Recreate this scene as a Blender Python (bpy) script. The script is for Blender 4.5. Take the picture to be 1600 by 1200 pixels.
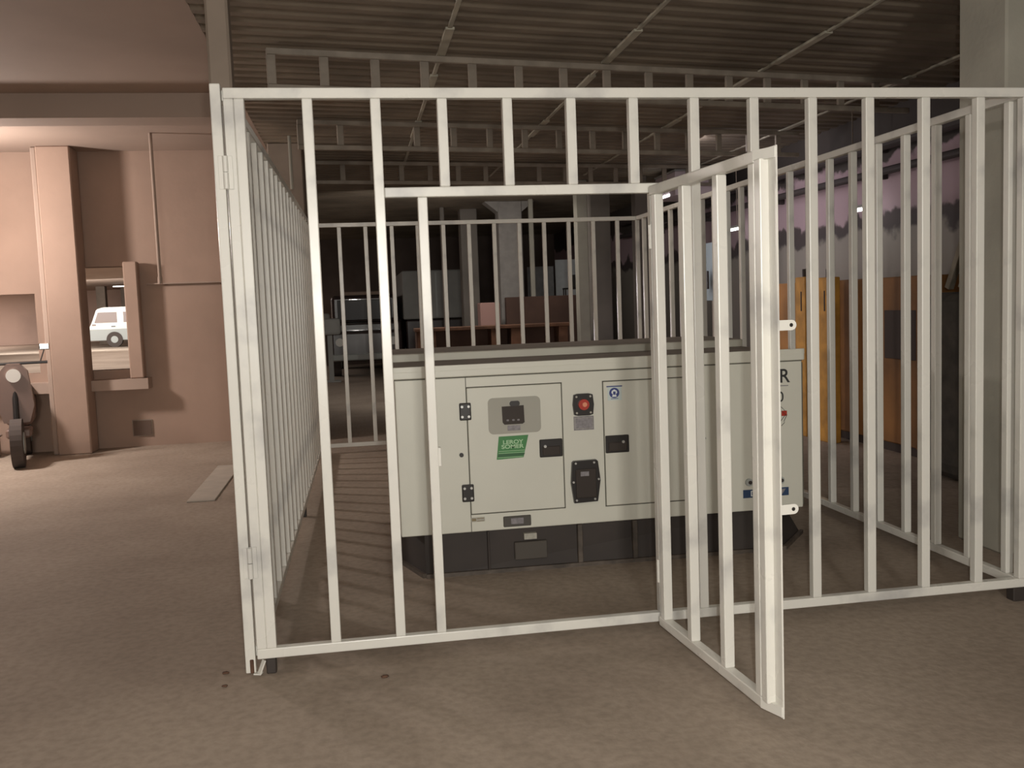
import bpy, bmesh, math, random
from mathutils import Matrix, Vector
random.seed(7)
S = bpy.context.scene
for o in list(bpy.data.objects): bpy.data.objects.remove(o)
COL = S.collection

# ---------------------------------------------------------------- camera
cam = bpy.data.cameras.new('camera'); cam.sensor_width = 36; cam.lens = 1470.5 / 1600 * 36
cam.clip_start = .05; cam.clip_end = 300
co = bpy.data.objects.new('camera', cam); COL.objects.link(co)
_R = Vector((0.9857487, -0.16402225, -0.03736591)); _U = Vector((0.05071446, 0.07796363, 0.99566546)); _F = Vector((0.1603981, 0.98337092, -0.08517084))
m = Matrix.Identity(4)
for i in range(3):
    m[i][0] = _R[i]; m[i][1] = _U[i]; m[i][2] = -_F[i]
m.translation = Vector((0.93644, -3.90222, 1.48971))
co.matrix_world = m
S.camera = co

# ---------------------------------------------------------------- world, exposure, large lights
w = bpy.data.worlds.new('night'); S.world = w; w.use_nodes = True
w.node_tree.nodes['Background'].inputs[0].default_value = (.55, .45, .38, 1)
w.node_tree.nodes['Background'].inputs[1].default_value = .10
S.view_settings.view_transform = 'Standard'; S.view_settings.look = 'None'
S.view_settings.exposure = 0.0; S.view_settings.gamma = 1.0; S.view_settings.use_curve_mapping = False

def area(name, loc, aim, size, power, color, sy=None):
    l = bpy.data.lights.new(name, 'AREA'); l.energy = power; l.color = color
    l.size = size
    if sy: l.shape = 'RECTANGLE'; l.size_y = sy
    o = bpy.data.objects.new(name, l); COL.objects.link(o); o.location = loc
    d = Vector(aim) - Vector(loc); o.rotation_euler = d.to_track_quat('-Z', 'Y').to_euler()
    return o
area('lamps_behind_viewer', (.95, -8.0, 2.0), (1.9, 1.0, 1.1), .55, 215, (1.0, .955, .88), 1.1)
area('phone_torch', (1.0, -3.95, 1.56), (1.9, 1.0, .9), .04, 50, (1.0, .985, .93))
area('forecourt_fill', (1.2, -4.6, 3.3), (1.2, -4.2, 0), 5.0, 70, (1.0, .88, .74), 2.0)  # added soft fill that lifts the front floor, no fixture here
area('left_aisle_fill', (-3.4, 1.0, 3.3), (-3.4, 1.4, 0), 2.0, 26, (1.0, .80, .68), 5.0)  # added warm fill to raise the left side, not an actual lamp
area('middle_aisle_fill', (2.6, 4.2, 3.0), (2.6, 4.2, 0), 2.6, 14, (1.0, .88, .76), 1.0)  # added fill inside the cage area, no visible source
area('parking_lights_beyond', (-8.5, 30, 3.2), (-8.5, 30, 0), 9, 1250, (1.0, .88, .80), 26)
area('parking_lights_left', (-27, 50, 3.2), (-27, 50, 0), 14, 3000, (1.0, .84, .76), 18)
area('parking_lights_far', (-13, 44, 3.2), (-12, 49, 0), 8, 800, (1.0, .97, .93), 5)

# ---------------------------------------------------------------- materials
def mat(name, color, rough=.6, metal=0., var=.0, vscale=8., vcol=None, bump=0., bscale=60., emit=None, estr=0., spec=.5, alpha=None, coat=0., detail=5, rvar=0.):
    M = bpy.data.materials.new(name); M.use_nodes = True
    nt = M.node_tree; b = nt.nodes['Principled BSDF']
    b.inputs['Base Color'].default_value = (*color, 1); b.inputs['Roughness'].default_value = rough
    b.inputs['Metallic'].default_value = metal; b.inputs['Specular IOR Level'].default_value = spec
    b.inputs['Coat Weight'].default_value = coat
    if alpha is not None: b.inputs['Alpha'].default_value = alpha
    tc = nt.nodes.new('ShaderNodeTexCoord')
    if var > 0:
        n = nt.nodes.new('ShaderNodeTexNoise'); n.inputs['Scale'].default_value = vscale; n.inputs['Detail'].default_value = detail
        nt.links.new(tc.outputs['Object'], n.inputs['Vector'])
        r = nt.nodes.new('ShaderNodeValToRGB'); r.color_ramp.elements[0].position = .35; r.color_ramp.elements[1].position = .65
        c2 = vcol or tuple(c * (1 - var) for c in color)
        r.color_ramp.elements[0].color = (*c2, 1); r.color_ramp.elements[1].color = (*color, 1)
        nt.links.new(n.outputs['Fac'], r.inputs[0]); nt.links.new(r.outputs[0], b.inputs['Base Color'])
        if rvar:
            mr = nt.nodes.new('ShaderNodeMapRange'); mr.inputs['From Min'].default_value = .3; mr.inputs['From Max'].default_value = .7
            mr.inputs['To Min'].default_value = rough + rvar; mr.inputs['To Max'].default_value = rough - rvar
            nt.links.new(n.outputs['Fac'], mr.inputs[0]); nt.links.new(mr.outputs[0], b.inputs['Roughness'])
    if bump > 0:
        n2 = nt.nodes.new('ShaderNodeTexNoise'); n2.inputs['Scale'].default_value = bscale; n2.inputs['Detail'].default_value = 4
        nt.links.new(tc.outputs['Object'], n2.inputs['Vector'])
        bp = nt.nodes.new('ShaderNodeBump'); bp.inputs['Strength'].default_value = bump; bp.inputs['Distance'].default_value = .01
        nt.links.new(n2.outputs['Fac'], bp.inputs['Height']); nt.links.new(bp.outputs[0], b.inputs['Normal'])
    if emit:
        b.inputs['Emission Color'].default_value = (*emit, 1); b.inputs['Emission Strength'].default_value = estr
    return M

def paint_mat():
    # off-white gloss paint over square steel tube, with grey smudges near the welds
    M = bpy.data.materials.new('white_gloss_paint'); M.use_nodes = True
    nt = M.node_tree; b = nt.nodes['Principled BSDF']; tc = nt.nodes.new('ShaderNodeTexCoord')
    b.inputs['Roughness'].default_value = .3; b.inputs['Specular IOR Level'].default_value = .5
    n = nt.nodes.new('ShaderNodeTexNoise'); n.inputs['Scale'].default_value = 3.2; n.inputs['Detail'].default_value = 6
    nt.links.new(tc.outputs['Object'], n.inputs['Vector'])
    r = nt.nodes.new('ShaderNodeValToRGB'); e = r.color_ramp.elements
    e[0].position = .30; e[0].color = (.47, .46, .44, 1); e[1].position = .46; e[1].color = (.71, .695, .64, 1)
    x = r.color_ramp.elements.new(.75); x.color = (.75, .73, .67, 1)
    nt.links.new(n.outputs['Fac'], r.inputs[0]); nt.links.new(r.outputs[0], b.inputs['Base Color'])
    mr = nt.nodes.new('ShaderNodeMapRange'); mr.inputs['To Min'].default_value = .42; mr.inputs['To Max'].default_value = .18
    nt.links.new(n.outputs['Fac'], mr.inputs[0]); nt.links.new(mr.outputs[0], b.inputs['Roughness'])
    return M
P = paint_mat()

def floor_mat():
    M = bpy.data.materials.new('dusty_concrete_floor'); M.use_nodes = True
    nt = M.node_tree; b = nt.nodes['Principled BSDF']; tc = nt.nodes.new('ShaderNodeTexCoord')
    b.inputs['Roughness'].default_value = .85; b.inputs['Specular IOR Level'].default_value = .25
    n = nt.nodes.new('ShaderNodeTexNoise'); n.inputs['Scale'].default_value = .55; n.inputs['Detail'].default_value = 9; n.inputs['Roughness'].default_value = .62
    nt.links.new(tc.outputs['Object'], n.inputs['Vector'])
    r = nt.nodes.new('ShaderNodeValToRGB'); e = r.color_ramp.elements
    e[0].position = .32; e[0].color = (.27, .215, .17, 1); e[1].position = .62; e[1].color = (.40, .33, .265, 1)
    nt.links.new(n.outputs['Fac'], r.inputs[0])
    n3 = nt.nodes.new('ShaderNodeTexNoise'); n3.inputs['Scale'].default_value = 26; n3.inputs['Detail'].default_value = 4
    nt.links.new(tc.outputs['Object'], n3.inputs['Vector'])
    r3 = nt.nodes.new('ShaderNodeValToRGB'); r3.color_ramp.elements[0].position = .3; r3.color_ramp.elements[0].color = (.82, .82, .82, 1)
    r3.color_ramp.elements[1].position = .6
    nt.links.new(n3.outputs['Fac'], r3.inputs[0])
    mx = nt.nodes.new('ShaderNodeMix'); mx.data_type = 'RGBA'; mx.blend_type = 'MULTIPLY'; mx.inputs[0].default_value = 1
    nt.links.new(r.outputs[0], mx.inputs[6]); nt.links.new(r3.outputs[0], mx.inputs[7]); nt.links.new(mx.outputs[2], b.inputs['Base Color'])
    bp = nt.nodes.new('ShaderNodeBump'); bp.inputs['Strength'].default_value = .25; bp.inputs['Distance'].default_value = .01
    nt.links.new(n3.outputs['Fac'], bp.inputs['Height']); nt.links.new(bp.outputs[0], b.inputs['Normal'])
    return M
def sidewall_mat():
    # mauve paint above, ragged dark line, bare grey render below; darker towards floor and ceiling
    M = bpy.data.materials.new('mauve_paint_over_bare_render'); M.use_nodes = True
    nt = M.node_tree; b = nt.nodes['Principled BSDF']; tc = nt.nodes.new('ShaderNodeTexCoord')
    b.inputs['Roughness'].default_value = .8
    n = nt.nodes.new('ShaderNodeTexNoise'); n.inputs['Scale'].default_value = 2.6; n.inputs['Detail'].default_value = 8
    nt.links.new(tc.outputs['Object'], n.inputs['Vector'])
    sx = nt.nodes.new('ShaderNodeSeparateXYZ'); nt.links.new(tc.outputs['Object'], sx.inputs[0])
    a = nt.nodes.new('ShaderNodeMath'); a.operation = 'MULTIPLY_ADD'; a.inputs[1].default_value = .55
    nt.links.new(n.outputs['Fac'], a.inputs[0]); nt.links.new(sx.outputs['Z'], a.inputs[2])
    mr = nt.nodes.new('ShaderNodeMapRange'); mr.inputs['From Min'].default_value = 0; mr.inputs['From Max'].default_value = 4
    nt.links.new(a.outputs[0], mr.inputs[0])
    r = nt.nodes.new('ShaderNodeValToRGB'); r.color_ramp.interpolation = 'LINEAR'; e = r.color_ramp.elements
    e[0].position = 0; e[0].color = (.10, .085, .07, 1); e[1].position = .585; e[1].color = (.26, .24, .21, 1)
    for p_, c in ((.50, (.25, .23, .20)), (.60, (.06, .05, .05)), (.635, (.07, .055, .055)), (.645, (.40, .30, .33)), (.775, (.42, .31, .345)), (.785, (.06, .05, .045)), (1, (.06, .05, .045))):
        x = r.color_ramp.elements.new(p_); x.color = (*c, 1)
    nt.links.new(mr.outputs[0], r.inputs[0]); nt.links.new(r.outputs[0], b.inputs['Base Color'])
    return M

FLOOR = floor_mat()
DECK = mat('brown_metal_deck', (.25, .205, .155), .6, var=.4, vscale=1.3, bump=.2)
SLAB = mat('smooth_brown_slab', (.38, .285, .23), .85, var=.15, vscale=.8)
WALLP = mat('pinkish_brown_plaster', (.38, .265, .205), .9, var=.18, vscale=.9, bump=.2, bscale=12)
CONC = mat('grey_green_concrete', (.40, .38, .32), .85, var=.18, vscale=2.5, bump=.2, bscale=30)
CONB = mat('brown_concrete', (.27, .215, .17), .85, var=.2, vscale=2.5)
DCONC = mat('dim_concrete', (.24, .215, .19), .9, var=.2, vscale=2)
DARK = mat('dark_brown_wall', (.16, .12, .10), .9, var=.3, vscale=1.2)
SIDE = sidewall_mat()
STEELD = mat('dusty_brown_steel', (.33, .28, .225), .6, var=.3, vscale=6)
STRAP = mat('pale_grey_strap', (.50, .47, .38), .5, var=.3, vscale=3)
BODY = mat('cream_powder_coat', (.66, .65, .565), .42, var=.05, vscale=2, bump=.05, bscale=200)
BODY2 = mat('cream_roof_coat', (.55, .53, .45), .5, var=.1, vscale=3)
ROOFD = mat('dusty_roof_top', (.24, .205, .17), .8, var=.25, vscale=5)
BASE = mat('black_base_paint', (.045, .035, .030), .7, var=.3, vscale=3)
BASEE = mat('scuffed_base_edge', (.12, .095, .075), .6, var=.5, vscale=12)
BLK = mat('black_plastic', (.022, .019, .018), .35)
BLKG = mat('smoked_cover', (.05, .042, .038), .2)
BOLT = mat('zinc_bolt', (.6, .6, .58), .3, metal=.6)
SEAM = mat('dark_seam_rubber', (.10, .095, .075), .8)
WINP = mat('window_gasket_grey', (.40, .39, .34), .15, coat=.4)
GREEN = mat('green_sticker', (.05, .22, .06), .4, var=.1, vscale=20)
GREENL = mat('pale_green_print', (.40, .60, .36), .4)
GREEND = mat('dark_green_print', (.03, .11, .04), .4)
RED = mat('red_button', (.42, .04, .025), .35)
REDL = mat('pale_red_cap', (.75, .30, .18), .3)
GREYL = mat('grey_label', (.27, .25, .26), .5, var=.3, vscale=60)
GREYL2 = mat('pale_label', (.42, .40, .34), .5, var=.2, vscale=60)
BLUES = mat('blue_ink', (.035, .05, .20), .45)
WHITE = mat('white_print', (.72, .76, .76), .45)
PALEB = mat('pale_blue_sticker', (.55, .62, .60), .45)
INK = mat('black_ink', (.03, .03, .03), .5)
NAVY = mat('navy_label', (.03, .06, .13), .4)
YEL = mat('yellow_post_paint', (.62, .31, .05), .7, var=.35, vscale=6)
OCH = mat('ochre_container_paint', (.33, .15, .04), .75, var=.5, vscale=1.5)
OCHD = mat('dark_opening', (.05, .035, .028), .8)
WOOD = mat('orange_timber', (.19, .09, .05), .85, var=.5, vscale=4)
PLANK = mat('grey_planks', (.30, .27, .21), .8, var=.4, vscale=6)
CARW = mat('white_car_paint', (.78, .78, .72), .3, coat=.3)
CARG = mat('grey_car_trim', (.38, .40, .38), .5)
CARD = mat('dark_car_paint', (.055, .04, .038), .25, coat=.4)
GLASS = mat('dark_vehicle_glass', (.04, .035, .035), .35, spec=.3)
GLASS2 = mat('tinted_van_glass', (.24, .17, .14), .15)
TYRE = mat('tyre_rubber', (.07, .055, .048), .9)
CHROME = mat('chrome', (.9, .9, .9), .1, metal=1)
HLAMP = mat('headlamp_lens', (.9, .9, .85), .08, coat=1)
PGREY = mat('dim_white_box', (.36, .36, .34), .7, var=.15, vscale=2)
PBLUE = mat('blue_grey_board', (.30, .36, .38), .6)
PINKB = mat('pink_crate', (.38, .22, .19), .8)
BRWALL = mat('brown_red_low_wall', (.10, .055, .04), .9, var=.3, vscale=2)
TUBE = mat('lit_tube', (1, 1, 1), .5, emit=(1, 1, .96), estr=9)
LAMPE = mat('lit_lamp', (1, 1, 1), .5, emit=(1, .95, .88), estr=6)
RUST = mat('rusty_brown', (.12, .06, .035), .8, var=.4, vscale=30)

# ---------------------------------------------------------------- helpers
def box(bm, x0, x1, y0, y1, z0, z1, bev=0., seg=1):
    g = bmesh.ops.create_cube(bm, size=1)
    vs = g['verts']
    for v in vs:
        v.co = Vector(((x0 + x1) / 2 + v.co.x * (x1 - x0), (y0 + y1) / 2 + v.co.y * (y1 - y0), (z0 + z1) / 2 + v.co.z * (z1 - z0)))
    if bev > 0:
        es = list({e for v in vs for e in v.link_edges})
        bmesh.ops.bevel(bm, geom=es, offset=bev, segments=seg, affect='EDGES', profile=.5)
def cyl(bm, c, r, h, axis='Z', n=20, r2=None):
    g = bmesh.ops.create_cone(bm, cap_ends=True, segments=n, radius1=r, radius2=r if r2 is None else r2, depth=h)
    rot = {'Z': Matrix.Identity(3), 'Y': Matrix.Rotation(math.pi / 2, 3, 'X'), 'X': Matrix.Rotation(math.pi / 2, 3, 'Y')}[axis]
    for v in g['verts']: v.co = rot @ v.co + Vector(c)
def bar(bm, a, b, wd, th, bev=0.):
    a = Vector(a); b = Vector(b); d = b - a; L = d.length
    g = bmesh.ops.create_cube(bm, size=1); q = d.to_track_quat('Z', 'Y').to_matrix()
    for v in g['verts']:
        v.co = q @ Vector((v.co.x * wd, v.co.y * th, v.co.z * L)) + (a + b) / 2
    if bev: bmesh.ops.bevel(bm, geom=list({e for v in g['verts'] for e in v.link_edges}), offset=bev, segments=1, affect='EDGES')
def rod(bm, a, b, r, n=10):
    a = Vector(a); b = Vector(b); d = b - a
    g = bmesh.ops.create_cone(bm, cap_ends=True, segments=n, radius1=r, radius2=r, depth=d.length)
    q = d.to_track_quat('Z', 'Y').to_matrix()
    for v in g['verts']: v.co = q @ v.co + (a + b) / 2
def prism(bm, pts, y0, y1):
    # outline in x,z extruded along y
    a = [bm.verts.new((x, y0, z)) for x, z in pts]; b = [bm.verts.new((x, y1, z)) for x, z in pts]
    n = len(pts)
    bm.faces.new(a); bm.faces.new(b[::-1])
    for i in range(n): bm.faces.new((a[i], b[i], b[(i + 1) % n], a[(i + 1) % n]))
def rrect(x0, x1, z0, z1, r, n=5):
    p = []
    for cx, cz, a0 in ((x1 - r, z1 - r, 0), (x0 + r, z1 - r, 90), (x0 + r, z0 + r, 180), (x1 - r, z0 + r, 270)):
        for i in range(n + 1):
            a = math.radians(a0 + 90 * i / n); p.append((cx + r * math.cos(a), cz + r * math.sin(a)))
    return p
def obj(name, bm, m, parent=None, smooth=False, off=None):
    bmesh.ops.recalc_face_normals(bm, faces=bm.faces)
    me = bpy.data.meshes.new(name); bm.to_mesh(me); bm.free(); me.materials.append(m)
    if smooth:
        for f in me.polygons: f.use_smooth = True
    o = bpy.data.objects.new(name, me); COL.objects.link(o)
    if parent: o.parent = parent
    if off: o.location = off
    return o
def B(name, m, parent, *boxes, bev=0., seg=1):
    bm = bmesh.new()
    for b in boxes: box(bm, *b, bev=bev, seg=seg)
    return obj(name, bm, m, parent)
def tag(o, label, cat, group=None, kind=None):
    o['label'] = label
    if cat: o['category'] = cat
    if group: o['group'] = group
    if kind: o['kind'] = kind
    return o
def thing(name, label, cat, loc=(0, 0, 0), rz=0, group=None):
    o = bpy.data.objects.new(name, None); COL.objects.link(o); o.location = loc; o.rotation_euler = (0, 0, rz)
    o.empty_display_size = .1
    return tag(o, label, cat, group)
def struct(name, m, *boxes, label=None):
    o = B(name, m, None, *boxes); o['kind'] = 'structure'
    if label: o['label'] = label
    return o
def text(name, s, size, m, parent, loc, depth=.0015, sx=1., rot=(math.pi / 2, 0, 0), align='CENTER', bold=0.):
    c = bpy.data.curves.new('t', 'FONT'); c.body = s; c.size = size; c.extrude = depth / 2; c.align_x = align; c.align_y = 'CENTER'; c.offset = bold
    t = bpy.data.objects.new('t', c); COL.objects.link(t)
    bpy.context.view_layer.update()
    me = bpy.data.meshes.new_from_object(t.evaluated_get(bpy.context.evaluated_depsgraph_get()))
    bpy.data.objects.remove(t); me.materials.clear(); me.materials.append(m)
    o = bpy.data.objects.new(name, me); COL.objects.link(o); o.parent = parent; o.location = loc; o.rotation_euler = rot; o.scale = (sx, 1, 1)
    return o

# ---------------------------------------------------------------- the setting
struct('floor', FLOOR, (-60, 40, -12, 75, -.2, 0), label='dusty brown concrete floor')
# corrugated deck over the right bay: ribs run across, period along depth
bm = bmesh.new()
rows = []
y = -9.0; k = 0; per = .20
prof = ((0, 0), (.05, 0), (.085, .022), (.14, .022), (.175, 0))
while y < 22.5:
    for dy, dz in prof:
        yy = y + dy; sk = .16
        rows.append((bm.verts.new((.03, yy + (.03 - 3) * sk, 3.375 + dz)), bm.verts.new((14, yy + 11 * sk, 3.375 + dz))))
    y += per
for a, b in zip(rows, rows[1:]): bm.faces.new((a[0], a[1], b[1], b[0]))
d = obj('ceiling', bm, DECK); d['kind'] = 'structure'; d['label'] = 'dark brown ribbed metal deck ceiling'
sol = d.modifiers.new('s', 'SOLIDIFY'); sol.thickness = .01
struct('ceiling', SLAB, (-60, .03, -12, 75, 3.372, 3.6), (.03, 14, -12, 26, 3.5, 3.7), label='smooth brown concrete slab ceiling on the left')
t = struct('trim_1', SLAB, (-25, .03, 4.6, 4.95, 3.17, 3.372), label='shallow concrete beam crossing the left ceiling')
# left rear wall with two openings
struct('wall_left', WALLP,
       (-12, .40, 7.5, 7.7, 0, .90), (-12, .40, 7.5, 7.7, 2.08, 3.372),
       (-12, -3.2, 7.5, 7.7, .9, 2.08), (-2.62, -2.17, 7.5, 7.7, .9, 2.08), (-1.48, .40, 7.5, 7.7, .9, 2.08), (-3.2, -2.62, 7.5, 7.7, 1.80, 2.08),
       label='pinkish brown plaster wall with two openings, left of the cage')
struct('trim_2', SLAB, (-3.2, -1.42, 7.28, 7.5, .68, .80), label='low concrete ledge under the wall openings')
struct('trim_3', SLAB, (-1.40, .1, 7.44, 7.5, 1.86, 1.875), label='thin pale joint line on the left wall')
struct('wall_right', SIDE, (6.5, 6.8, -12, 22, 0, 3.5), label='side wall, mauve above and bare grey render below')
struct('wall_back', DARK, (-1.2, 10, 22, 22.3, 0, 3.6), label='dark wall far behind the cage')
struct('wall_front', mat('front_wall_plaster', (.35, .3, .25), .9), (-14, 8, -12.3, -12, 0, 3.6))
struct('wall_far', mat('far_parking_wall', (.50, .38, .32), .9, var=.2, vscale=.4), (-45, 10, 62, 62.4, 0, 3.5), label='tan wall at the far end of the lit parking area')

def column(x0, x1, y0, y1, z0, z1, m_, label, cap=None, group=None, bev=.012):
    bm = bmesh.new(); box(bm, x0, x1, y0, y1, z0, z1, bev=bev)
    if cap:
        c = cap; pts = [(x0 - c, z1), (x1 + c, z1), (x1, z1 - c * .8), (x0, z1 - c * .8)]
        prism(bm, pts, y0 + .02, y1 - .02)
    return tag(obj('concrete_column', bm, m_), label, 'column', group)
column(4.40, 5.1, .70, 1.10, 0, 3.372, CONC, 'broad grey green concrete column at the right edge, beside the cage')
column(.285, .395, 1.0, 1.13, 0, 3.372, CONB, 'slim pale post rising above the front left corner of the cage')
column(.06, .44, 7.05, 7.45, 0, 3.372, CONB, 'brown column rising behind the left side of the cage')
column(-2.38, -2.03, 7.1, 7.4, 0, 3.372, WALLP, 'broad pinkish column between the two left wall openings')
column(-2.445, -2.385, 7.15, 7.3, 0, 3.372, SLAB, 'narrow pale strip for the lit left edge of the broad pinkish column')  # paler upright standing in for the column's lit left edge
column(-1.618, -1.468, 7.32, 7.46, .802, 2.12, WALLP, 'slim pinkish column standing on the ledge at the right of the opening with the white van')
column(-13.8, -13.3, 54, 54.5, 0, 3.372, CONB, 'column standing behind the white van roof in the lit parking')
column(-14.8, -14.45, 53.5, 53.9, 0, 3.372, mat('pale_parking_column', (.72, .66, .6), .8), 'pale lit column left of the white van')
column(-12.9, -12.6, 56, 56.4, 0, 3.372, CONB, 'farther column beside the tube light in the lit parking')
# columns seen through the rear of the cage
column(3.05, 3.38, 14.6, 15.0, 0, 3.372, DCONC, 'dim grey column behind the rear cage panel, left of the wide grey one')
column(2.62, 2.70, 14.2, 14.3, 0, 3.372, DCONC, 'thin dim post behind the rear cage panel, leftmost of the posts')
column(3.62, 4.06, 13.4, 13.8, 0, 3.372, mat('mid_grey_concrete', (.33, .31, .29), .85, var=.15), 'wide grey column with flared head behind the rear cage panel', cap=.25)
column(4.14, 4.22, 13.1, 13.2, 0, 3.372, CONC, 'thin pale pipe post right of the wide grey column')
column(4.42, 4.60, 10.6, 10.8, 0, 3.372, CONC, 'slim greenish column behind the doorway of the cage')
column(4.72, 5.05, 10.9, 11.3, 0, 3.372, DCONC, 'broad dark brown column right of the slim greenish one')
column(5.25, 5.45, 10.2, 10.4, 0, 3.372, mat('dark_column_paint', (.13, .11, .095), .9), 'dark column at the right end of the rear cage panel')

# lattice beams under the deck, straps along the deck
def lattice(p0, p1, z0, z1, step, label):
    L = Vector((p1[0] - p0[0], p1[1] - p0[1], 0)); a = math.atan2(L.y, L.x); n = int(L.length / step)
    t_ = thing('lattice_beam', label, 'ceiling beam', (p0[0], p0[1], z0), a, 'ladder shaped lattice beams under the ceiling')
    h = z1 - z0
    B('top_chord', STEELD, t_, (-.03, L.length, -.02, .02, h - .045, h), bev=.004)
    B('bottom_chord', STEELD, t_, (-.03, L.length, -.02, .02, 0, .045), bev=.004)
    w0 = B('web_bar', STEELD, t_, (-.032, .032, -.015, .015, .045, h - .045), bev=.004)
    for i in range(1, n + 1):
        c = w0.copy(); COL.objects.link(c); c.parent = t_; c.location = (i * step, 0, 0)
lattice((.44, 3.08), (5.9, 3.98), 3.05, 3.345, .37, 'ladder shaped steel beam under the ceiling, nearest of the three')
lattice((.5, 5.63), (6.1, 6.50), 3.06, 3.345, .385, 'ladder shaped steel beam under the ceiling, middle of the three')
lattice((.5, 8.2), (6.1, 9.10), 3.06, 3.345, .375, 'ladder shaped steel beam under the ceiling, farthest of the three')
for x, lb in ((1.665, 'leftmost long pale strap running along the ribbed ceiling'), (2.985, 'second long pale strap from the left along the ribbed ceiling'),
              (4.41, 'third long pale strap from the left along the ribbed ceiling'), (5.9, 'rightmost pale strap along the ribbed ceiling')):
    t_ = thing('ceiling_strap', lb, 'strap', (x, -3, 3.355), 0, 'pale straps under the ceiling deck')
    yy = 0
    B('rail', STRAP, t_, (-.016, .016, 0, 13, 0, .018), bev=.003)
    for q in (2.2, 5.6, 6.9, 8.8): B('joint_plate', STRAP, t_, (-.032, .032, q, q + .9, -.008, .012), bev=.003)

# ---------------------------------------------------------------- the cage
T = .04
BV = .004
ZB, ZT = .065, 2.375
def tube(bm, x0, x1, y0, y1, z0, z1): box(bm, x0, x1, y0, y1, z0, z1, bev=BV, seg=2)
def part(name, parent, *boxes, m_=P):
    bm = bmesh.new()
    for b in boxes: tube(bm, *b)
    return obj(name, bm, m_, parent)
def hinge(parent, x, z, h=.11):
    bm = bmesh.new(); cyl(bm, (x, -.012, z + h / 4), .011, h / 2 - .003); cyl(bm, (x, -.012, z - h / 4), .011, h / 2 - .003)
    box(bm, x - .028, x + .028, -.0085, -.0055, z - h / 2, z + h / 2, bev=.001)
    return obj('hinge', bm, P, parent)
# front panel
fp = thing('cage_panel', 'white steel tube front panel of the cage, with the doorway and overhead bars', 'cage panel')
def fbar(i): return .789 + .2693 * i
part('top_rail', fp, (.466, 4.0, 0, T, ZT - .042, ZT))
part('bottom_rail', fp, (.466, 4.0, 0, T, ZB, ZB + .042))
part('stile', fp, (.466, .506, 0, T, ZB + .042, ZT - .042))
part('stile', fp, (.506, .546, 0, T, ZB + .042, ZT - .042))
part('stile', fp, (3.96, 4.0, 0, T, ZB + .042, ZT - .042))
LZ0, LZ1 = 1.937, 1.978
b0 = part('bar', fp, (-.0205, .0205, 0, T, ZB + .042, ZT - .042))
b0.location.x = fbar(0)
for i in (1, 6, 7, 8, 9, 10, 11):
    c = b0.copy(); COL.objects.link(c); c.parent = fp; c.location.x = fbar(i)
s0 = part('short_bar', fp, (-.0205, .0205, 0, T, LZ1, ZT - .042)); s0.location.x = fbar(2)
for i in (3, 4, 5):
    c = s0.copy(); COL.objects.link(c); c.parent = fp; c.location.x = fbar(i)
part('door_lintel', fp, (fbar(1) + .0205, 2.238, 0, T, LZ0, LZ1))
part('door_jamb', fp, (1.211, 1.251, 0, T, ZB + .042, LZ0))
part('door_jamb', fp, (2.196, 2.238, 0, T, ZB + .042, LZ0))
B('foot', BASE, fp, (3.93, 4.02, -.005, .05, 0, ZB), bev=.004)
B('foot', BASE, fp, (.50, .54, .0, .04, 0, ZB), bev=.004)
B('lock_stop', P, fp, (1.246, 1.262, .002, .03, .82, .90), bev=.002)
# hinged corner post
cp = thing('corner_post', 'white square corner post hinged to the left edge of the front cage panel', 'post')
part('post_tube', cp, (.418, .459, -.005, .036, .012, 2.39))
hinge(cp, .4625, 2.045, .13); hinge(cp, .4625, .475, .13)
B('foot_plate', RUST, cp, (.436, .452, -.008, -.003, .012, .07), bev=.003)
bm = bmesh.new(); bar(bm, (.470, -.004, .005), (.492, .010, .058), .022, .006); bar(bm, (.462, -.006, .005), (.47, .02, .005), .03, .006)
obj('floor_bracket', bm, P, cp)
for z in (.02, ): pass
# side panels (local frame: runs along +Y)
def side_panel(name_label, x, y0, y1, rz, first, step, n, inner):
    t_ = thing('cage_panel', name_label, 'cage panel', (x, 0, 0), rz)
    part('top_rail', t_, (-.02, .02, y0, y1, ZT - .042, ZT))
    part('bottom_rail', t_, (-.02, .02, y0, y1, ZB, ZB + .042))
    b_ = part('bar', t_, (-.02, .02, -.02, .02, ZB + .042, ZT - .042)); b_.location.y = first
    for i in range(1, n):
        c = b_.copy(); COL.objects.link(c); c.parent = t_; c.location.y = first + step * i
    B('foot', BASE, t_, (-.02, .02, y1 - .06, y1 - .02, 0, ZB), bev=.003)
    B('foot', BASE, t_, (-.02, .02, (y0 + y1) / 2, (y0 + y1) / 2 + .05, 0, ZB), bev=.003)
    return t_
side_panel('white barred left side panel of the cage, its bars overlapping in a tight row', .466, .045, 5.95, -.0088, .145, .2885, 20, 1)
side_panel('white barred right side panel of the cage, running back from the right corner', 3.98, .045, 5.95, 0, .112, .2815, 21, -1)
# rear panel
rp = thing('cage_panel', 'white barred rear panel of the cage, seen behind the generator', 'cage panel', (0, 5.966, 0))
part('top_rail', rp, (.50, 4.0, 0, T, ZT - .042, ZT)); part('bottom_rail', rp, (.50, 4.0, 0, T, ZB, ZB + .042))
part('stile', rp, (.50, .54, 0, T, ZB + .042, ZT - .042)); part('stile', rp, (3.96, 4.0, 0, T, ZB + .042, ZT - .042))
b_ = part('bar', rp, (-.02, .02, 0, T, ZB + .042, ZT - .042)); b_.location.x = .8152
for i in range(1, 12):
    c = b_.copy(); COL.objects.link(c); c.parent = rp; c.location.x = .8152 + .2674 * i
for fx in (1.2, 3.2): B('foot', BASE, rp, (fx, fx + .05, 0, .04, 0, ZB), bev=.003)
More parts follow.
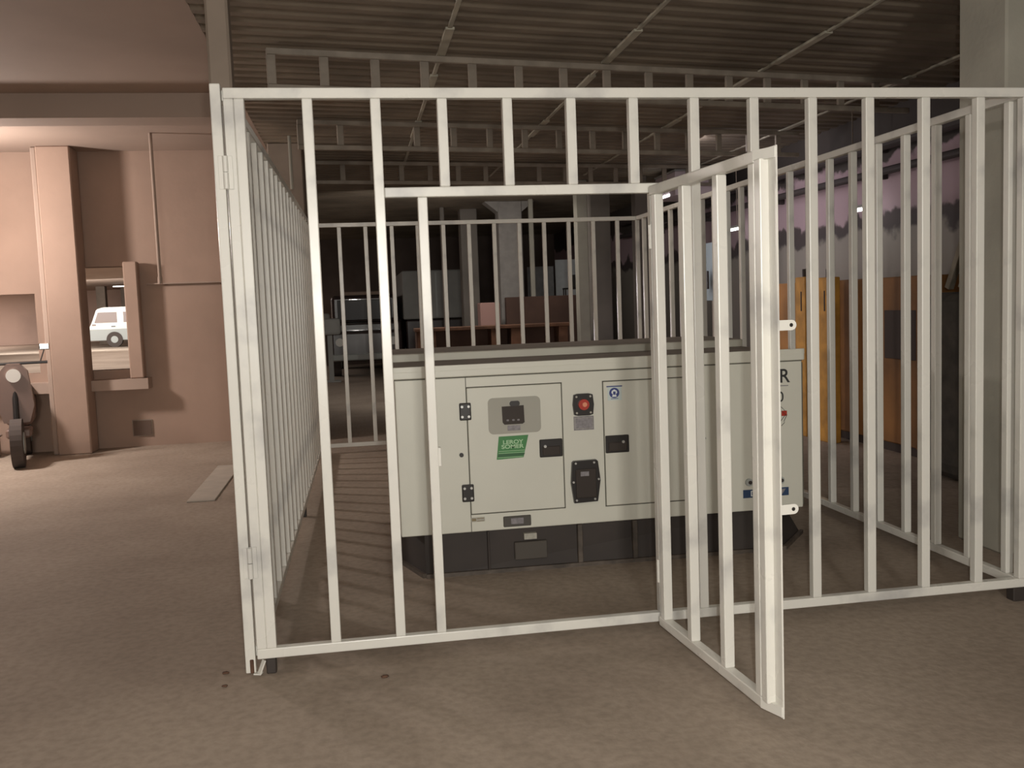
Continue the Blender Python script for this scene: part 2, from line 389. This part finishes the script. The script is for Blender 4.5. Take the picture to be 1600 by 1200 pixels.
# open door: local x runs from the hinge to the free edge
ang = math.atan2(-1.03, .083)
dr = thing('cage_door', 'white barred cage door standing open toward the viewer on the doorway right jamb', 'door', (2.203, -.024, 0), ang)
DZ0, DZ1 = .060, 1.962
part('top_rail', dr, (.0, .90, -.02, .02, DZ1 - .04, DZ1)); part('bottom_rail', dr, (.0, .90, -.02, .02, DZ0, DZ0 + .04))
for s in (.022, .297, .592): part('bar', dr, (s, s + .04, -.02, .02, DZ0 + .04, DZ1 - .04))
part('closing_stile', dr, (.86, .90, -.02, .02, DZ0 + .04, DZ1 - .04))
part('closing_stile', dr, (.90, .94, -.019, .019, DZ0 + .03, DZ1 - .03))
def wedge(z0, z1):
    bm = bmesh.new(); pl_ = [(.895, -.02), (.988, .008), (.988, .018), (.895, .018)]
    a = [bm.verts.new((x, y, z0)) for x, y in pl_]; b = [bm.verts.new((x, y, z1)) for x, y in pl_]
    bm.faces.new(a); bm.faces.new(b[::-1])
    for q in range(4): bm.faces.new((a[q], b[q], b[(q + 1) % 4], a[(q + 1) % 4]))
    obj('corner_gusset', bm, P, dr)
wedge(DZ0, DZ0 + .035); wedge(DZ1 - .035, DZ1)
B('edge_strip', P, dr, (.94, .990, .012, .018, DZ0 - .006, DZ1 + .004), bev=.001)
def lug(z):
    bm = bmesh.new()
    pts = [(0, -.017), (.055, -.017)] + [(.055 + .017 * math.cos(a), .017 * math.sin(a)) for a in [math.radians(q) for q in range(-75, 90, 15)]] + [(.055, .017), (0, .017)]
    prism(bm, pts, -.003, .003)
    o = obj('padlock_lug', bm, P, dr); o.location = (.975, .014, z); o.rotation_euler = (0, 0, math.pi / 2 + .0)
    bm = bmesh.new(); cyl(bm, (.053, 0, 0), .0065, .0075, 'Y', 14); obj('lug_hole', bm, BLK, o)
lug(1.385); lug(.77)
for z in (1.75, .3):
    bm = bmesh.new(); cyl(bm, (-.010, -.010, z), .010, .10); obj('hinge', bm, P, dr)

# ---------------------------------------------------------------- generator
G = thing('diesel_generator', 'cream canopied diesel generator on a black skid base inside the cage', 'generator', (1.124, 1.17, 0))
X = lambda x: x - 1.124
gy0, gy1 = 0., 1.60; W_ = 2.336
# skid with chamfered ends
bm = bmesh.new()
foot = [(X(1.25), .03), (X(3.33), .0), (X(3.60), .33), (X(3.60), 1.30), (X(3.33), 1.61), (X(1.25), 1.61), (X(1.13), 1.28), (X(1.13), .40)]
lo = [bm.verts.new((x, y, .0)) for x, y in foot]; hi = [bm.verts.new((min(max(x, .0), W_), max(y, .03), .243)) for x, y in foot]
bm.faces.new(lo[::-1]); bm.faces.new(hi)
for i in range(8): bm.faces.new((lo[i], lo[(i + 1) % 8], hi[(i + 1) % 8], hi[i]))
sk = obj('skid_base', bm, BASE, G)
bm = bmesh.new()
def strip(bm, a, b, z0, z1, out=.02):
    a = Vector((*a, 0)); b = Vector((*b, 0)); n = Vector(((b - a).y, -(b - a).x, 0)).normalized() * out
    v = [bm.verts.new(p_) for p_ in (a + Vector((0, 0, z0)), b + Vector((0, 0, z0)), b + Vector((0, 0, z1)), a + Vector((0, 0, z1)))]
    u = [bm.verts.new(p_.co + n) for p_ in v]
    bm.faces.new(v); bm.faces.new(u[::-1])
    for i in range(4): bm.faces.new((v[i], u[i], u[(i + 1) % 4], v[(i + 1) % 4]))
for a, b in ((foot[7], foot[0]), (foot[0], foot[1]), (foot[1], foot[2])): strip(bm, a, b, .0, .022)
obj('bottom_flange', bm, BASEE, sk)
for x in (1.60, 2.12, 2.44):
    B('rib', BASEE if x > 2 else BASE, sk, (X(x) - (.014 if x > 2 else .006), X(x) + (.014 if x > 2 else .006), -.002, .03, .022, .24), bev=.003)
B('fork_pocket', mat('pocket_grey', (.075, .064, .053), .7), sk, (X(1.745), X(1.93), .0, .03, .065, .165), bev=.004)
B('rating_label', GREYL2, sk, (X(1.80), X(1.872), -.001, .03, .178, .212), bev=.001)
# canopy
B('canopy_body', BODY, G, (0, W_, .0, gy1, .243, 1.10), bev=.006, seg=2)
bm = bmesh.new(); box(bm, -.012, W_ + .012, -.012, gy1 + .012, 1.104, 1.146, bev=.006, seg=2)
rf = obj('roof', bm, BODY, G)
B('roof_panel', ROOFD, rf, (.0, W_, .012, .86, 1.1465, 1.149))
B('raised_hood', BODY2, rf, (-.01, W_ + .01, .86, gy1 + .01, 1.146, 1.196), bev=.004)
B('hood_top', ROOFD, rf, (.0, W_, .872, gy1, 1.196, 1.199))
B('front_lip', BODY, rf, (-.012, W_ + .012, -.012, .004, 1.140, 1.170), bev=.002)
B('corner_trim', SEAM, G, (W_ - .001, W_ + .006, .004, .03, .26, 1.09))
B('panel_seam', SEAM, G, (X(1.508) - .002, X(1.508) + .002, -.0012, .01, .245, 1.10))
B('roof_seam', SEAM, G, (0, W_, -.002, .01, 1.098, 1.104))
def gdoor(x0, x1, z0, z1, label):
    f = B('door', BODY, G, (X(x0), X(x1), -.006, .006, z0, z1), bev=.003)
    f['label'] = label
    B('door_gap', SEAM, f, (X(x0) - .006, X(x1) + .006, -.001, .005, z0 - .006, z1 + .006))
    return f
d1 = gdoor(1.512, 2.036, .345, 1.040, 'control side door with window and green sticker')
d2 = gdoor(2.277, 2.745, .337, 1.036, 'service door with ear protection sticker')
def handle(x0, x1, z0, z1, right, parent):
    h = B('handle', BLK, parent, (X(x0), X(x1), -.016, .0, z0, z1), bev=.006, seg=2)
    B('paddle', BLKG, h, (X(x0) + .015, X(x1) - .015, -.020, -.01, z0 + .012, z0 + .062), bev=.004)
    bm = bmesh.new(); cx = X(x0) + (.10 if right else .03); cyl(bm, (cx, -.019, (z0 + z1) / 2 + .012), .008, .01, 'Y', 12); obj('key_lock', bm, BOLT, h)
handle(1.903, 2.033, .635, .735, False, d1); handle(2.279, 2.415, .635, .734, True, d2)
def ghinge(x0, x1, z0, z1):
    h = B('hinge', BLK, G, (X(x0), X(x1), -.018, 0, z0, z1), bev=.006, seg=2)
    bm = bmesh.new()
    for cx in (x0 + .014, x1 - .014):
        for cz in (z0 + .02, z1 - .02):
            bm = bmesh.new(); cyl(bm, (X(cx), -.019, cz), .007, .006, 'Y', 12); obj('screw', bm, BOLT, h)
ghinge(1.467, 1.531, .866, .961); ghinge(1.463, 1.529, .416, .512)
bm = bmesh.new(); cyl(bm, (X(1.469), -.004, .676), .012, .012, 'Y', 16); obj('bolt', bm, BLK, G)
bm = bmesh.new(); cyl(bm, (X(2.86), -.004, .685), .009, .012, 'Y', 16); obj('bolt', bm, BLK, G)
# window with controller behind
bm = bmesh.new(); prism(bm, rrect(X(1.624), X(1.916), .779, .979, .028), -.0095, -.004)
wn = obj('window', bm, WINP, d1)
bm = bmesh.new(); prism(bm, [(X(1.70), .930), (X(1.822), .932), (X(1.824), .838), (X(1.812), .830), (X(1.712), .830), (X(1.702), .842)], -.014, -.009)
cn = obj('controller', bm, BLKG, wn)
bm = bmesh.new(); prism(bm, rrect(X(1.744), X(1.80), .930, .958, .012), -.016, -.009); obj('knob', bm, BLK, wn)
bm = bmesh.new()
for cx in (1.73, 1.762, 1.79): box(bm, X(cx) - .007, X(cx) + .007, -.0165, -.012, .848, .858, bev=.002)
obj('buttons', bm, GREYL, wn)
B('window_label', GREYL, wn, (X(1.728), X(1.80), -.0105, -.009, .795, .824))
# green sticker
bm = bmesh.new(); prism(bm, [(X(1.662), .638), (X(1.812), .643), (X(1.843), .766), (X(1.678), .765)], -.0085, -.0055)
gs = obj('green_sticker', bm, GREEN, d1)
text('sticker_text', 'LEROY', .030, GREENL, gs, (X(1.755), -.0095, .731), sx=1.25, bold=.0008)
text('sticker_text', 'SOMER', .030, GREENL, gs, (X(1.752), -.0095, .706), sx=1.3, bold=.0008)
bm = bmesh.new()
for z, x0, x1 in ((.683, 1.675, 1.82), (.672, 1.674, 1.82), (.648, 1.668, 1.81)): box(bm, X(x0), X(x1), -.0092, -.008, z - .0012, z + .0012)
obj('sticker_lines', bm, GREENL, gs)
bm = bmesh.new(); prism(bm, [(X(1.668), .652), (X(1.815), .654), (X(1.82), .668), (X(1.672), .668)], -.0090, -.008); obj('sticker_band', bm, GREEND, gs)
# emergency stop
bm = bmesh.new(); prism(bm, [(X(2.104), .862), (X(2.125), .856), (X(2.19), .856), (X(2.211), .862), (X(2.217), .917), (X(2.211), .972), (X(2.19), .978), (X(2.125), .978), (X(2.104), .972), (X(2.098), .917)], -.02, 0)
es = obj('emergency_stop', bm, BLK, G)
bm = bmesh.new(); cyl(bm, (X(2.155), -.028, .919), .030, .03, 'Y', 24); obj('red_button', bm, RED, es)
bm = bmesh.new(); cyl(bm, (X(2.158), -.046, .920), .013, .008, 'Y', 18); obj('button_cap', bm, REDL, es)
bm = bmesh.new()
for cx, cz in ((2.118, .962), (2.197, .962), (2.118, .872), (2.197, .872)):
    bm = bmesh.new(); cyl(bm, (X(cx), -.021, cz), .006, .004, 'Y', 10); obj('screw', bm, GREYL2, es)
bm = bmesh.new(); box(bm, X(2.103), X(2.217), -.003, 0, .773, .851); sl = obj('stop_label', bm, GREYL, G)
bm = bmesh.new(); 
for z in (.842, .782): box(bm, X(2.110), X(2.21), -.004, -.002, z - .001, z + .001)
for x in (2.110, 2.21): box(bm, X(x) - .001, X(x) + .001, -.004, -.002, .782, .842)
obj('label_border', bm, GREYL2, sl)
# cable outlet cover
bm = bmesh.new(); prism(bm, [(X(2.088), .368), (X(2.222), .372), (X(2.240), .49), (X(2.228), .598), (X(2.220), .606), (X(2.092), .604), (X(2.082), .596), (X(2.073), .48)], -.028, 0)
oc = obj('cable_outlet', bm, BLK, G)
B('smoked_lid', BLKG, oc, (X(2.098), X(2.215), -.036, -.024, .395, .560), bev=.006, seg=2)
B('lid_label', GREYL, oc, (X(2.125), X(2.172), -.0375, -.034, .520, .545))
bm = bmesh.new()
for cx, cz in ((2.10, .592), (2.205, .592), (2.085, .487), (2.229, .497), (2.10, .384), (2.205, .386)):
    bm = bmesh.new(); cyl(bm, (X(cx), -.030, cz), .006, .006, 'Y', 10); obj('screw', bm, BOLT, oc)
# ear protection sticker
bm = bmesh.new(); box(bm, X(2.300), X(2.380), -.0075, -.006, .930, 1.008); st = obj('warning_sticker', bm, PALEB, d2)
bm = bmesh.new(); cyl(bm, (X(2.338), -.0078, .972), .029, .002, 'Y', 28); obj('blue_disc', bm, BLUES, st)
bm = bmesh.new(); prism(bm, [(X(2.325), .950), (X(2.351), .950), (X(2.347), .966), (X(2.355), .972), (X(2.352), .984), (X(2.338), .992), (X(2.324), .984), (X(2.321), .972), (X(2.329), .966)], -.0096, -.0086); obj('head_symbol', bm, WHITE, st)
bm = bmesh.new(); box(bm, X(2.331), X(2.345), -.0105, -.0094, .962, .980); obj('mask_symbol', bm, BLUES, st)
bm = bmesh.new(); box(bm, X(2.294), X(2.384), -.0085, -.0074, 1.006, 1.012); box(bm, X(2.318), X(2.360), -.0085, -.0074, .938, .941); obj('sticker_print', bm, BLUES, st)
# bottom labels
pl = B('maker_plate', GREYL2, G, (X(1.507), X(1.583), -.004, 0, .300, .324), bev=.001)
B('plate_print', mat('brass_print', (.22, .17, .09), .5), pl, (X(1.512), X(1.535), -.0048, -.003, .305, .319), (X(1.54), X(1.578), -.0048, -.003, .316, .320), (X(1.54), X(1.578), -.0048, -.003, .302, .305))
pu = B('recessed_pull', mat('dark_grey_pull', (.07, .062, .052), .5), G, (X(1.686), X(1.842), -.008, 0, .258, .318), bev=.004)
B('pull_plate', GREYL, pu, (X(1.728), X(1.80), -.011, -.006, .272, .306), bev=.002)
# right hand lettering
text('maker_lettering', 'R', .112, INK, G, (X(3.352), -.001, 1.013), sx=.95, bold=.0012)
B('lettering_underline', GREYL, G, (X(3.29), X(3.375), -.001, .001, .958, .963))
text('rating_lettering', '0', .082, INK, G, (X(3.328), -.001, .894), sx=.9, bold=.0008)
bm = bmesh.new()
for i, (x, z, dx, dz) in enumerate(((3.325, .842, .03, -.03), (3.33, .815, .03, -.026), (3.325, .755, .03, .036), (3.345, .752, .02, .040), (3.33, .728, .02, .02))):
    bar(bm, (X(x), 0, z), (X(x + dx), 0, z + dz), .007, .002)
gl = obj('stripe_logo', bm, INK, G)
B('logo_red_block', RED, gl, (X(3.332), X(3.365), -.0015, .0005, .785, .815))
nl = B('navy_strip', NAVY, G, (X(3.09), X(3.37), -.0015, .001, .320, .368))
text('strip_text', 'D', .044, WHITE, nl, (X(3.150), -.003, .343), bold=.0008)
bm = bmesh.new(); prism(bm, [(X(3.305), .325), (X(3.325), .325), (X(3.352), .360), (X(3.332), .360)], -.0025, -.001); obj('strip_mark', bm, GREYL, nl)
for x in (3.125, 3.318):
    bm = bmesh.new(); cyl(bm, (X(x), -.006, .412), .022, .014, 'Y', 20); pg = obj('round_plug', bm, CARG, G)
    bm = bmesh.new(); cyl(bm, (X(x) + .004, -.015, .412), .011, .006, 'Y', 14); obj('plug_centre', bm, BLKG, pg)

# ---------------------------------------------------------------- floodlight out to the left, hanging pipe and fittings
fl = thing('floodlight', 'lit floodlight on a stand near the left wall', 'floodlight', (-3.55, 6.2, 0), 0)
bm = bmesh.new(); rod(bm, (0, 0, .5), (0, 0, 2.35), .02); obj('pole', bm, STEELD, fl)
for a in range(3):
    bm = bmesh.new(); rod(bm, (0, 0, .7), (.45 * math.cos(a * 2.09 + .5), .45 * math.sin(a * 2.09 + .5), 0.01), .015); obj('leg', bm, STEELD, fl)
B('housing', BLK, fl, (-.17, .17, -.06, .02, 2.33, 2.60), bev=.01)
B('lens', LAMPE, fl, (-.15, .15, -.066, -.058, 2.35, 2.58))
def point(name, loc, power, color, r=.1, parent=None):
    l = bpy.data.lights.new(name, 'POINT'); l.energy = power; l.color = color; l.shadow_soft_size = r
    o = bpy.data.objects.new(name, l); COL.objects.link(o); o.location = loc; return o
point('floodlight_glow', (-3.45, 6.0, 2.45), 330, (1.0, .90, .84), .16)
pp = thing('hanging_pipe', 'thin pale pipe hanging from the ceiling before the left wall', 'pipe', (-1.045, 6.4, 0))
bm = bmesh.new(); rod(bm, (0, 0, 1.85), (0, 0, 3.37), .018); obj('pipe_run', bm, SLAB, pp)
bm = bmesh.new(); rod(bm, (0, 0, 1.83), (0, 0, 1.90), .024); obj('end_cap', bm, SLAB, pp)
bm = bmesh.new(); rod(bm, (.335, 6.6, 2.8), (.335, 6.6, 3.37), .018); tag(obj('drop_pipe', bm, CONC), 'short pale pipe dropping from the ceiling behind the left cage corner', 'pipe')

def tube_light(loc, rz, L, label, lamp=0):
    t_ = thing('tube_light', label, 'light', loc, rz, 'lit fluorescent tubes')
    B('batten', PGREY, t_, (-L / 2, L / 2, -.02, .02, .02, .05), bev=.003)
    bm = bmesh.new(); cyl(bm, (0, 0, 0), .016, L, 'X', 12); obj('tube', bm, TUBE, t_)
    bm = bmesh.new(); rod(bm, (-L / 3, 0, .05), (-L / 3, 0, 3.37 - loc[2]), .006); rod(bm, (L / 3, 0, .05), (L / 3, 0, 3.37 - loc[2]), .006); obj('hanger', bm, STEELD, t_)
    if lamp: 
        area('tube_glow', (loc[0] - .05, loc[1], loc[2] - .06), (loc[0] + 1.2, loc[1], loc[2] - .6), .1, lamp, (1, .97, .95), L)
tube_light((6.2, 5.36, 2.33), math.pi / 2, .34, 'short lit tube near the mauve wall, behind the right cage bars')
tube_light((6.2, 8.75, 2.40), math.pi / 2, .6, 'short lit tube near the mauve wall, seen between the open door bars')
tube_light((-11.5, 50.5, 3.22), 0, 1.0, 'lit tube above the white van in the parking area')
# light strip on the mauve wall: row of lamps under the ceiling
area('side_aisle_lights', (5.0, 7.0, 3.25), (6.5, 7.0, 2.0), .3, 85, (1.0, .93, .98), 9)
area('rear_fill', (2.3, 10.6, 2.9), (2.9, 13.2, 0), 3.0, 42, (1.0, .93, .86), .4)  # added fill against the darkness behind the cage, no fitting modelled

# ---------------------------------------------------------------- right background
t_ = thing('steel_container', 'ochre steel container with a dark opening, behind the right side of the cage', 'container', (5.75, 3.55, 0))
B('shell', OCH, t_, (0, .7, 0, 3.1, .08, 1.60), bev=.01)
B('skid', OCHD, t_, (.02, .68, .05, 3.05, 0, .08))
B('opening', OCHD, t_, (-.012, .02, .06, .56, .86, 1.30), bev=.004)
for yy in (.0, 1.1, 2.0, 3.06): B('corner_rib', OCH, t_, (-.02, .02, yy, yy + .05, .08, 1.60), bev=.004)
for y0, lb, hh in ((4.65, 'yellow upright steel post behind the cage, right one of the pair', 1.63), (5.14, 'yellow upright steel post behind the cage, left one of the pair', 1.65)):
    t_ = thing('yellow_post', lb, 'post', (5.5, y0, 0), 0, 'pair of yellow posts')
    B('post', YEL, t_, (-.02, .1, 0, .22, .0, hh), bev=.008)
    B('slot', OCHD, t_, (-.024, .0, .075, .095, 1.3, 1.5))
    bm = bmesh.new(); cyl(bm, (.03, .08, hh + .04), .035, .08, 'Z', 14); obj('cap', bm, OCHD, t_)
for i, (y0, y1, z1, lb) in enumerate(((3.05, 2.35, 2.02, 'leftmost'), (2.92, 2.22, 1.95, 'middle'), (2.80, 2.12, 1.86, 'rightmost'))):
    bm = bmesh.new(); bar(bm, (5.42 + .02 * i, y1 + .33, 1.48), (5.44 + .02 * i, y1 + .08, z1), .05, .05, .004)
    tag(obj('wooden_plank', bm, PLANK), 'short grey plank standing on the dark sack, %s of three' % lb, 'plank', 'leaning planks')
tag(B('rubble_bag', mat('dark_sacking', (.07, .062, .05), .9, var=.4, vscale=8, bump=.6, bscale=9), None, (5.34, 5.95, 2.15, 3.0, 0, 1.45), bev=.14, seg=3), 'dark bulky sack standing below the leaning planks', 'sack')
tag(B('canvas_bundle', PLANK, None, (5.53, 5.9, 2.13, 2.33, 1.452, 2.0), bev=.06, seg=2), 'grey canvas bundle on the dark sack, behind the leaning planks', 'bundle')
for z, lb in ((2.66, 'dark pipe along the mauve wall, lower one of two'), (2.93, 'dark pipe along the mauve wall, upper one of two')):
    bm = bmesh.new(); rod(bm, (6.35, -1, z), (6.35, 15, z + .1), .04 if z < 2.8 else .06, 12)
    for q in range(6): box(bm, 6.33, 6.5, .5 + q * 2.4, .56 + q * 2.4, z - .02, z + .04)
    tag(obj('wall_pipe', bm, mat('dark_pipe', (.05, .04, .04), .7)), lb, 'pipe', 'pipes on the mauve wall')
t_ = thing('wall_cabinet', 'pale mauve cabinet high up behind the door top of the cage', 'cabinet', (5.55, 9.2, 2.95))
B('box', mat('pale_mauve_box', (.62, .52, .56), .7), t_, (0, .6, 0, .9, .0, .34), bev=.01); B('lid', PGREY, t_, (-.01, .6, -.01, .91, .34, .365))
B('hanger', STEELD, t_, (.3, .34, .4, .44, .365, .42)); B('lit_strip', TUBE, t_, (-.012, .0, .25, .62, .015, .045))
tag(B('notice_board', PBLUE, None, (5.52, 5.56, 7.62, 8.0, 1.43, 2.18), bev=.004), 'blue grey board seen between the open door bars', 'board')
B('board_post', STEELD, bpy.data.objects['notice_board'], (5.53, 5.55, 7.78, 7.82, 0, 1.43))
t_ = thing('monitor', 'small dark framed monitor in front of the blue grey board', 'monitor', (5.38, 7.6, 0))
B('frame', BLK, t_, (0, .03, 0, .2, 1.58, 1.81), bev=.004); B('screen', PBLUE, t_, (-.004, .0, .02, .18, 1.61, 1.78)); B('stand', BLK, t_, (.005, .025, .09, .11, 0, 1.58)); B('stand_foot', BLK, t_, (-.08, .12, .0, .2, 0, .02))

# ---------------------------------------------------------------- rear background
def wheel(parent, x, y, r, axis='X', w=.2):
    bm = bmesh.new(); cyl(bm, (x, y, r), r, w, axis, 28); o = obj('wheel', bm, TYRE, parent)
    bm = bmesh.new(); cyl(bm, (x, y, r), r * .45, w + .02, axis, 20); obj('hub', bm, CARG, o)
t_ = thing('parked_van', 'dark van facing the cage from the far left rear, with pale roof edge', 'van', (.35, 17.0, 0))
bm = bmesh.new(); box(bm, 0, 1.6, .55, 4.4, .35, 1.2, bev=.06, seg=2); box(bm, .06, 1.54, .5, 4.2, 1.2, 1.80, bev=.08, seg=2); box(bm, .02, 1.58, .0, .7, .35, 1.02, bev=.07, seg=2); obj('body', bm, CARD, t_)
B('roof_rack', SLAB, t_, (.28, 1.2, .45, .75, 1.80, 1.88), bev=.02)
B('windscreen', GLASS, t_, (.2, 1.4, .47, .52, 1.25, 1.70), bev=.01)
for x in (.22, 1.38):
    bm = bmesh.new(); cyl(bm, (x, -.01, .78), .09, .05, 'Y', 20); obj('headlight', bm, HLAMP, t_)
B('bumper', CARG, t_, (.0, 1.6, -.08, .02, .38, .52), bev=.02); B('number_plate', PGREY, t_, (.6, 1.0, -.1, -.08, .4, .5))
B('side_mirror', PGREY, t_, (-.16, .02, .5, .6, 1.2, 1.42), bev=.03)
for x in (.12, 1.48):
    for y in (.75, 3.5): wheel(t_, x, y, .33)
bm = bmesh.new(); box(bm, .16, .62, 15.9, 16.2, .98, 1.32, bev=.05, seg=2); box(bm, .34, .44, 16.0, 16.1, 0.01, 1.0); box(bm, .2, .58, 15.9, 16.2, 0, .03)
tag(obj('white_box', bm, PGREY), 'pale box on a stand left of the dark van', 'box')
t_ = thing('box_truck', 'small truck with pale cargo box behind the rear cage panel', 'truck', (2.0, 17.3, 0))
B('cargo_box', PGREY, t_, (0, 1.5, 0, 3, 1.22, 2.3), bev=.02); B('chassis', CARD, t_, (.05, 1.45, 0, 4.2, .45, 1.2), bev=.03); B('rear_door_bar', CARG, t_, (.73, .77, -.03, 0, 1.25, 2.25))
for x in (.15, 1.35): wheel(t_, x, .8, .4)
t_ = thing('timber_rack', 'long low orange timber rack behind the generator, just above its roof', 'rack', (1.95, 10.9, 0))
B('top_plank', WOOD, t_, (-.1, 2.45, 0, .5, 1.10, 1.15), bev=.006)
for x0, x1 in ((-.08, .22), (1.10, 1.25), (1.42, 1.62), (2.2, 2.35)): B('block', WOOD, t_, (x0, x1, .02, .45, 0, 1.10), bev=.008)
B('back_board', BRWALL, t_, (-.05, 2.4, .42, .47, .3, 1.10))
tag(B('low_wall', BRWALL, None, (3.55, 5.2, 12.4, 12.6, 0, 1.60), bev=.01), 'dark red brown low wall behind the timber rack', 'low wall')
tag(B('pink_crate', PINKB, None, (3.1, 3.45, 12.5, 12.9, 0, 1.52), bev=.015), 'dull pink crate left of the dark red brown low wall', 'crate')
tag(B('site_hoarding', mat('hoarding_white', (.52, .55, .56), .7, var=.1), None, (4.9, 5.65, 14.5, 14.55, 0, 2.32), bev=.004), 'pale blue grey sheet standing behind the slim greenish column', 'sheet')
tag(B('site_hoarding', mat('hoarding_grey', (.24, .24, .24), .7, var=.2), None, (4.35, 4.88, 14.6, 14.65, 0, 2.2), bev=.004), 'dull grey sheet left of the pale blue grey sheet', 'sheet')
t_ = thing('office_chair', 'dark chair standing on the low wall before the pale sheet', 'chair', (4.78, 12.5, 1.6))
B('seat', BLK, t_, (-.18, .18, -.1, .1, .10, .13), bev=.01); B('backrest', BLK, t_, (.0, .14, .07, .1, .13, .36), bev=.01)
for x, y in ((-.16, -.08), (.16, -.08), (-.16, .08), (.16, .08)): B('leg', BLK, t_, (x - .01, x + .01, y - .01, y + .01, 0, .1))

# ---------------------------------------------------------------- left side
t_ = thing('passenger_van', 'white passenger van with grey lower body in the lit parking beyond the opening', 'van', (-12.75, 48, 0))
bm = bmesh.new(); pts = [(.0, .62), (.02, 1.05), (.14, 1.25), (.42, 1.98), (.75, 2.08), (5.0, 2.1), (5.0, .55), (.0, .55)]
prism(bm, pts, 0, 1.8); bmesh.ops.bevel(bm, geom=list(bm.edges), offset=.04, segments=2, affect='EDGES'); obj('body', bm, CARW, t_)
B('lower_trim', CARG, t_, (.03, 4.98, -.02, 1.82, .35, .95), bev=.03)
for x0, x1 in ((.42, 1.42), (1.75, 2.9), (3.1, 4.4)):
    bm = bmesh.new(); z0, z1 = 1.28, 1.82
    prism(bm, [(x0 - (.12 if x0 < 1 else 0), z0), (x1, z0), (x1, z1), (x0 + (.08 if x0 < 1 else 0), z1)], -.02, .02); obj('side_window', bm, GLASS2, t_)
for x in (1.25, 4.1): wheel(t_, x, .06, .40, 'Y', .24)
B('door_handle', BLK, t_, (1.12, 1.32, -.03, 0, 1.06, 1.10)); B('side_lamp', GLASS2, t_, (.18, .36, -.03, 0, 1.14, 1.22))
# motor scooter by the wall
t_ = thing('motor_scooter', 'dark motor scooter parked at the left edge before the low ledge', 'scooter', (-2.60, 6.6, 0), .25)
SC = mat('scooter_paint', (.2, .13, .105), .4)
bm = bmesh.new()
prism(bm, [(-.12, .45), (.12, .45), (.17, .62), (.13, .98), (.06, 1.06), (-.06, 1.06), (-.13, .98), (-.17, .62)], -.10, .03); obj('front_shield', bm, SC, t_)
bm = bmesh.new(); box(bm, -.14, .14, .15, .95, .38, .72, bev=.08, seg=3); obj('rear_body', bm, SC, t_)
B('seat', BLK, t_, (-.12, .12, .2, .9, .72, .80), bev=.03, seg=2); B('floor_board', SC, t_, (-.12, .12, -.05, .25, .28, .38), bev=.02)
bm = bmesh.new(); rod(bm, (-.32, .02, 1.06), (.32, .02, 1.06), .015); obj('handlebar', bm, BLK, t_)
bm = bmesh.new(); cyl(bm, (0, -.11, .94), .07, .03, 'Y', 20); obj('headlight', bm, HLAMP, t_)
for s in (-1, 1):
    bm = bmesh.new(); rod(bm, (.25 * s, .02, 1.06), (.30 * s, .02, 1.20), .006); mo = obj('mirror_stem', bm, BLK, t_)
    B('mirror', CHROME, mo, (.30 * s - .05, .30 * s + .05, .0, .02, 1.19, 1.26), bev=.008)
for y in (-.22, .85): wheel(t_, 0, y, .25, 'X', .11)
bm = bmesh.new(); rod(bm, (0, -.22, .25), (0, -.02, .95), .03); obj('fork', bm, BLK, t_)
t_ = thing('storage_crate', 'low brown lidded crate on the floor at the left edge', 'crate', (-3.6, 7.1, 0))
B('crate_body', WALLP, t_, (0, .55, 0, .25, 0, .22), bev=.01); B('lid', SLAB, t_, (-.02, .57, -.02, .27, .22, .25), bev=.01)
for (x, z, w2, h2, lb) in ((-1.66, .13, .20, .17, 'larger dark square vent low in the left wall'), (-2.20, .06, .12, .13, 'smaller dark square vent low in the left wall')):
    f = tag(B('wall_vent', CONB, None, (x - .01, x + w2 + .01, 7.488, 7.5, z - .01, z + h2 + .01)), lb, 'vent', 'vents in the left wall')
    B('vent_opening', mat('vent_dark', (.12, .08, .06), .9), f, (x, x + w2, 7.482, 7.489, z, z + h2))
_b = tag(B('pale_floor_strip', mat('pale_strip_tone', (.44, .39, .33), .8, var=.15, vscale=5), None, (0, .22, 0, 1.75, .001, .012), bev=.002), 'pale flat strip added on the floor left of the cage', 'board'); _b.location = (-.47, 3.85, 0)  # made-up thin slab in place of a pale patch of the floor
# stray stones on the floor
for i, (x, y, r, lb) in enumerate(((.98, -.16, .011, 'small dark stone on the floor just before the front cage rail'), (.33, .05, .010, 'dark chip on the floor left of the corner post foot'),
                                   (.345, -.09, .008, 'tiny chip on the floor, nearer than the one left of the post foot'))):
    bm = bmesh.new(); bmesh.ops.create_icosphere(bm, subdivisions=2, radius=r)
    for v in bm.verts: v.co *= 1 + random.uniform(-.2, .2); v.co.z *= .6; v.co.x *= 1.5
    o = obj('stone', bm, RUST, None, True); o.location = (x, y, r * .45); tag(o, lb, 'stone', 'stones on the floor')
